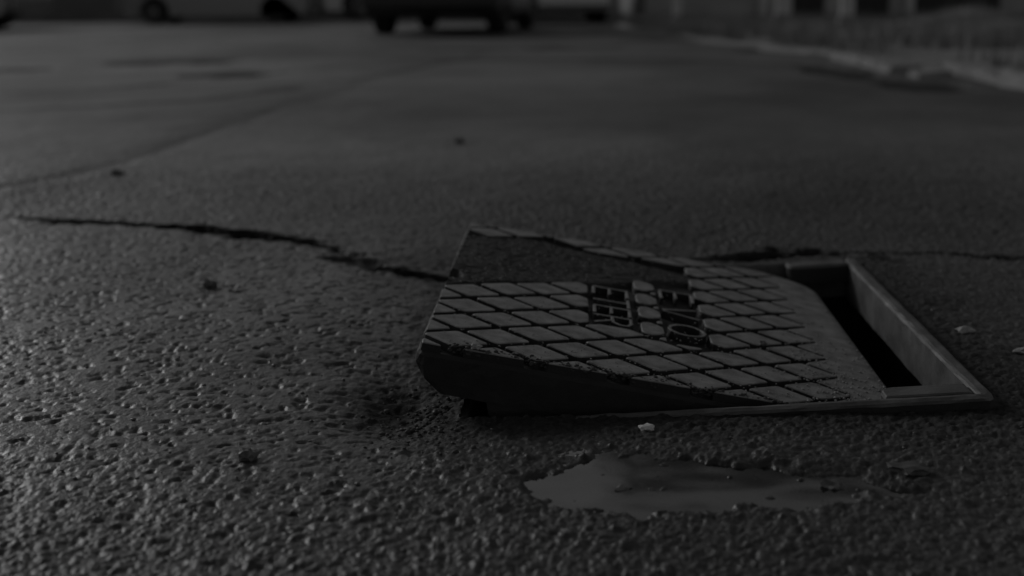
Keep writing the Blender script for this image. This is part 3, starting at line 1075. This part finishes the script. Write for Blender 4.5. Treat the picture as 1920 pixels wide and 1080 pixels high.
# verge surface
NX, NY = 90, 90
vy = np.linspace(4.6, 30, NY)
kx = np.interp(vy, [p[1] for p in KL], [p[0] for p in KL]) + 0.10
tt = np.linspace(0, 1, NX) ** 1.6
VX = kx[:, None] + tt[None] * 26
VY = np.repeat(vy[:, None], NX, 1)
VZ = 0.045 + 0.07 * vnoise(VX, VY, 1.7, 7) + 0.05 * vnoise(VX, VY, 0.6, 8)
VZ = 0.025 + (VZ - 0.025) * sstep(0, 0.4, VX - kx[:, None]) - 0.06 * sstep(0.03, 0, VX - kx[:, None])
VZ = VZ + 0.20 * np.exp(-(((VX - 5.2) / 0.5) ** 2 + ((VY - 15.0) / 1.2) ** 2))
ix = np.arange(NX * NY).reshape(NY, NX)
fq = np.stack([ix[:-1, :-1], ix[:-1, 1:], ix[1:, 1:], ix[1:, :-1]], -1).reshape(-1, 4)
tag(obj_np('verge', np.stack([VX.ravel(), VY.ravel(), VZ.ravel()], -1), fq, M['verge']), 'uneven grass verge behind the kerb on the right', None, kind='structure')
# grass blades
n = 26000
gy_ = rng.uniform(4.8, 21, n)
gk = np.interp(gy_, [p[1] for p in KL], [p[0] for p in KL]) + 0.16
gx_ = gk + rng.random(n) ** 1.5 * (gy_ * 0.45)
dens = vnoise(gx_, gy_, 0.8, 12) + 0.6 * vnoise(gx_, gy_, 0.3, 13)
k_ = dens > -0.10
gx_, gy_, dens = gx_[k_], gy_[k_], dens[k_]
n = len(gx_)
gz_ = 0.02 + 0.07 * vnoise(gx_, gy_, 1.7, 7) + 0.05 * vnoise(gx_, gy_, 0.6, 8) + 0.20 * np.exp(-(((gx_ - 5.2) / 0.5) ** 2 + ((gy_ - 15.0) / 1.2) ** 2))
hh = rng.uniform(0.04, 0.11, n) * (1 + dens)
th = rng.random(n) * 6.283
wd = rng.uniform(0.004, 0.009, n)
lean = rng.uniform(0.1, 0.6, n) * hh
b0 = np.stack([gx_ - wd * np.cos(th), gy_ - wd * np.sin(th), gz_], -1)
b1 = np.stack([gx_ + wd * np.cos(th), gy_ + wd * np.sin(th), gz_], -1)
tp = np.stack([gx_ + lean * np.sin(th), gy_ - lean * np.cos(th), gz_ + hh + 0.03], -1)
V = np.stack([b0, b1, tp], 1).reshape(-1, 3)
tag(obj_np('grass', V, np.arange(3 * n).reshape(-1, 3), M['grass'], smooth=False), 'short tufted grass on the verge', None, kind='stuff')


# ------------------------------------------------------------------ parked cars (only their lowest part is in view)
def car(loc, rz, paint, label, L=4.1, Wd=1.72, WB=2.5, H=1.46, wr=0.31, clear=0.19):
    """local: +y is the front, origin between the wheels on the road"""
    root = empty('parked_car', loc, rz)
    tag(root, label, 'car', 'cars parked along the street')
    yr, yf = -WB / 2, WB / 2
    y0, y1 = -L / 2 - 0.02, L / 2 - 0.02
    # side profile (y,z) of the lower body with wheel arches
    lower = [(y0 + 0.02, clear + 0.10)]

    def arch(yc):
        r = wr + 0.06
        z0 = clear
        a0 = math.asin((z0 - wr) / r)
        for k in range(9):
            a = math.pi - a0 + (-(math.pi - 2 * a0)) * k / 8
            lower.append((yc + r * math.cos(a), wr + r * math.sin(a)))
    lower.append((y0 + 0.12, clear))
    arch(yr); arch(yf)
    lower += [(y1 - 0.15, clear), (y1 - 0.02, clear + 0.12), (y1, 0.55), (y1 - 0.12, 0.72), (yf - 0.25, 0.92), (y0 + 0.10, 0.95), (y0, 0.75), (y0, 0.45)]
    sec = []
    for s, ins in ((-1, 0.05), (-1, 0.0), (1, 0.0), (1, 0.05)):
        x = s * (Wd / 2 - (0.0 if ins else 0.04))
        if ins: x = s * Wd / 2
        sec.append((x, ins))
    bm = bmesh.new()
    cyc, czc = 0, 0.58
    rings = []
    for x, k in ((-Wd / 2, 0.03), (-Wd / 2 + 0.06, 0.0), (Wd / 2 - 0.06, 0.0), (Wd / 2, 0.03)):
        rings.append([(x, y + (cyc - y) * k, z + (czc - z) * k if z > 0.5 else z) for y, z in lower])
    R = [[bm.verts.new(p) for p in r] for r in rings]
    n = len(lower)
    for a, b in zip(R[:-1], R[1:]):
        for i in range(n):
            j = (i + 1) % n
            bm.faces.new((a[i], a[j], b[j], b[i]))
    for r in (R[0], R[-1]):
        f = bm.faces.new(r)
        bmesh.ops.triangulate(bm, faces=[f])
    obj('body', bm, paint, root)
    # cabin
    bm = bmesh.new()
    zb = 0.93
    A = [(-Wd / 2 + .06, y0 + .12, zb), (Wd / 2 - .06, y0 + .12, zb), (Wd / 2 - .06, yf - .30, zb - .01), (-Wd / 2 + .06, yf - .30, zb - .01)]
    B = [(-Wd / 2 + .22, y0 + .45, H - .05), (Wd / 2 - .22, y0 + .45, H - .05), (Wd / 2 - .22, yf - 1.05, H - .05), (-Wd / 2 + .22, yf - 1.05, H - .05)]
    D = [(x * 0.9, y * 0.9 - .05, H) for x, y, z in B]
    loft(bm, [A, B, D])
    obj('cabin', bm, paint, root)

    def pane(name, q, g, push):
        q = [Vector(p) for p in q]
        c = sum(q, Vector()) / 4
        nrm = (q[1] - q[0]).cross(q[3] - q[0]).normalized()
        if nrm.dot(c - Vector((0, 0, 1.1))) < 0: nrm = -nrm
        pts = [c + (p - c) * g + nrm * push for p in q]
        bm = bmesh.new()
        loft(bm, [[p - nrm * 0.01 for p in pts], pts])
        obj(name, bm, M['glass'], root)
    for i, nme in ((0, 'rear_window'), (1, 'side_window'), (2, 'windscreen'), (3, 'side_window')):
        j = (i + 1) % 4
        pane(nme, [A[i], A[j], B[j], B[i]], 0.86, 0.006)
    for y in (y0, y1):
        s = -1 if y == y0 else 1
        bm = bmesh.new()
        box(bm, -Wd / 2 + .04, Wd / 2 - .04, min(y, y + s * .05), max(y, y + s * .05), clear + .08, 0.50, 0.025)
        obj('bumper', bm, paint if paint is not M['paint_black'] else M['plastic'], root)
        bm = bmesh.new()
        box(bm, -.26, .26, min(y + s * .012, y + s * .02), max(y + s * .012, y + s * .02), 0.60, 0.71, 0.002)
        obj('number_plate', bm, M['plate'], root)
        for sx in (-1, 1):
            bm = bmesh.new()
            xa, xb = sorted((sx * (Wd / 2 - .05), sx * (Wd / 2 - .33)))
            box(bm, xa, xb, min(y - s * .1, y + s * .012), max(y - s * .1, y + s * .012), 0.58, 0.70, 0.01)
            obj('tail_light' if s < 0 else 'headlight', bm, M['lamp_red'] if s < 0 else M['lamp_clear'], root)
    bm = bmesh.new()
    box(bm, -Wd / 2 + .2, Wd / 2 - .2, y0 + .3, y1 - .3, clear + 0.012, clear + .12)
    obj('underbody', bm, M['plastic'], root)
    for sx in (-1, 1):
        for yc in (yr, yf):
            bm = bmesh.new()
            xo, xi = sx * (Wd / 2 - .02), sx * (Wd / 2 - .22)
            rings = []
            for x, r in ((xi, wr - .04), (xi + (xo - xi) * .1, wr), (xi + (xo - xi) * .9, wr), (xo, wr - .03), (xo, wr * .64)):
                rings.append([(x, yc + r * math.cos(2 * math.pi * k / 24), wr + r * math.sin(2 * math.pi * k / 24)) for k in range(24)])
            loft(bm, rings)
            wh = obj('wheel', bm, M['rubber'], root)
            bm = bmesh.new()
            rings = []
            for x, r in ((xo - sx * .002, wr * .63), (xo + sx * .008, wr * .60), (xo + sx * .004, wr * .5), (xo + sx * .012, wr * .16)):
                rings.append([(x, yc + r * math.cos(2 * math.pi * k / 20), wr + r * math.sin(2 * math.pi * k / 20)) for k in range(20)])
            loft(bm, rings)
            obj('rim', bm, M['rim'], wh)
    return root


R90 = math.pi / 2
car((-0.62, 16.55, 0), -math.radians(8), M['paint_black'], 'black car seen from behind, standing in the middle of the street', L=4.0, WB=2.5, Wd=1.56, clear=0.21)
car((0.72, 22.6, 0), 0, M['paint_silver'], 'pale silver car half hidden behind the black car', L=4.1)
car((-1.72, 26.9, 0), R90, M['paint_white'], 'white car parked crosswise beyond the black car', L=4.1)
car((-5.25, 24.4, 0), R90, M['paint_grey'], 'small grey car parked crosswise at the left', L=3.4, WB=2.2, Wd=1.6, wr=0.21, clear=0.135)
car((-9.35, 20.2, 0), -R90, M['paint_grey'], 'grey car cut off by the left edge of the picture', L=4.2)

# ------------------------------------------------------------------ walls, building, posts
wl = empty('boundary_wall', (-9, 29.5, 0))
tag(wl, 'long dark boundary wall behind the cars on the left', 'wall')
bm = bmesh.new(); box(bm, -16, 11.5, -0.12, 0.12, -0.1, 1.7); obj('wall_face', bm, M['wall'], wl)
bm = bmesh.new(); box(bm, -16.05, 11.55, -0.17, 0.17, 1.702, 1.78, 0.01); obj('coping', bm, M['kerb'], wl)

bd = empty('house', (7.6, 21.5, 0))
tag(bd, 'tall dark fronted building behind the verge on the right, doors at street level', 'building')
BX0, BX1, BH = -5.4, 9.0, 7.9
bm = bmesh.new(); box(bm, BX0, BX1, 0, 8, -0.1, BH); obj('wall', bm, M['facade'], bd)
bm = bmesh.new(); box(bm, BX0 - .05, BX1 + .05, -.06, -.002, 3.1, 3.3, 0.02); obj('string_course', bm, M['pale'], bd)
bm = bmesh.new()
loft(bm, [[(BX0 - .3, -.4, BH + .003), (BX1 + .3, -.4, BH + .003), (BX1 + .3, 8.4, BH + .003), (BX0 - .3, 8.4, BH + .003)],
          [(BX0 - .3, 3.9, BH + 1.0), (BX1 + .3, 3.9, BH + 1.0), (BX1 + .3, 4.1, BH + 1.0), (BX0 - .3, 4.1, BH + 1.0)]])
obj('roof', bm, M['roof'], bd)
for x0, x1 in ((-3.02, -2.5), (-2.1, -1.45), (-1.1, 0.35), (1.3, 2.4)):
    bm = bmesh.new(); box(bm, x0, x1, -0.03, -0.003, 0.0, 2.3); dr = obj('door', bm, M['door'], bd)
    bm = bmesh.new(); box(bm, x1 - .12, x1 - .08, -0.09, -0.031, 1.0, 1.12, 0.005); obj('handle', bm, M['rim'], dr)
for x in (-3.5, -3.1, -1.12, 0.9):
    bm = bmesh.new(); box(bm, x - .07, x + .07, -0.08, -0.004, -0.05, 2.6, 0.01); obj('pilaster', bm, M['pale'], bd)
for zz0 in (4.2,):
    for k in range(7):
        xx = -4.6 + 1.9 * k
        bm = bmesh.new()
        for a in ((xx, xx + .08, zz0, zz0 + 1.7), (xx + .92, xx + 1.0, zz0, zz0 + 1.7), (xx + .081, xx + .919, zz0, zz0 + .08), (xx + .081, xx + .919, zz0 + 1.62, zz0 + 1.7), (xx + .46, xx + .54, zz0 + .081, zz0 + 1.619)):
            box(bm, a[0], a[1], -0.06, -0.003, a[2], a[3])
        wn = obj('window', bm, M['pale'], bd)
        bm = bmesh.new(); box(bm, xx + .081, xx + .919, -0.02, -0.004, zz0 + .081, zz0 + 1.619); obj('pane', bm, M['glass'], wn)
        bm = bmesh.new(); box(bm, xx - .08, xx + 1.08, -0.14, -0.003, zz0 - .09, zz0 - .003, 0.01); obj('sill', bm, M['pale'], wn)

post_proto = None
for (x, y, r, lab) in ((3.95, 15.5, 0.085, 'thick pale post standing on the verge before the dark doors'),
                       (3.60, 17.6, 0.07, 'slimmer pale post further along the verge, left of the thick one'),
                       (2.15, 17.0, 0.05, 'thin pale post near the far end of the kerb')):
    p = empty('post', (x, y, 0.0))
    tag(p, lab, 'post', 'pale posts on the verge')
    bm = bmesh.new(); cyl(bm, (0, 0, 0.0), (0, 0, 2.4), r, r * 0.92, 20); obj('shaft', bm, M['pale'], p, smooth=False)
    bm = bmesh.new(); cyl(bm, (0, 0, 2.401), (0, 0, 2.47), r * 1.15, r * 0.5, 20); obj('cap', bm, M['pale'], p)
    bm = bmesh.new(); cyl(bm, (0, 0, 0.02), (0, 0, 0.16), r * 1.35, r * 1.2, 20); obj('base', bm, M['kerb'], p)
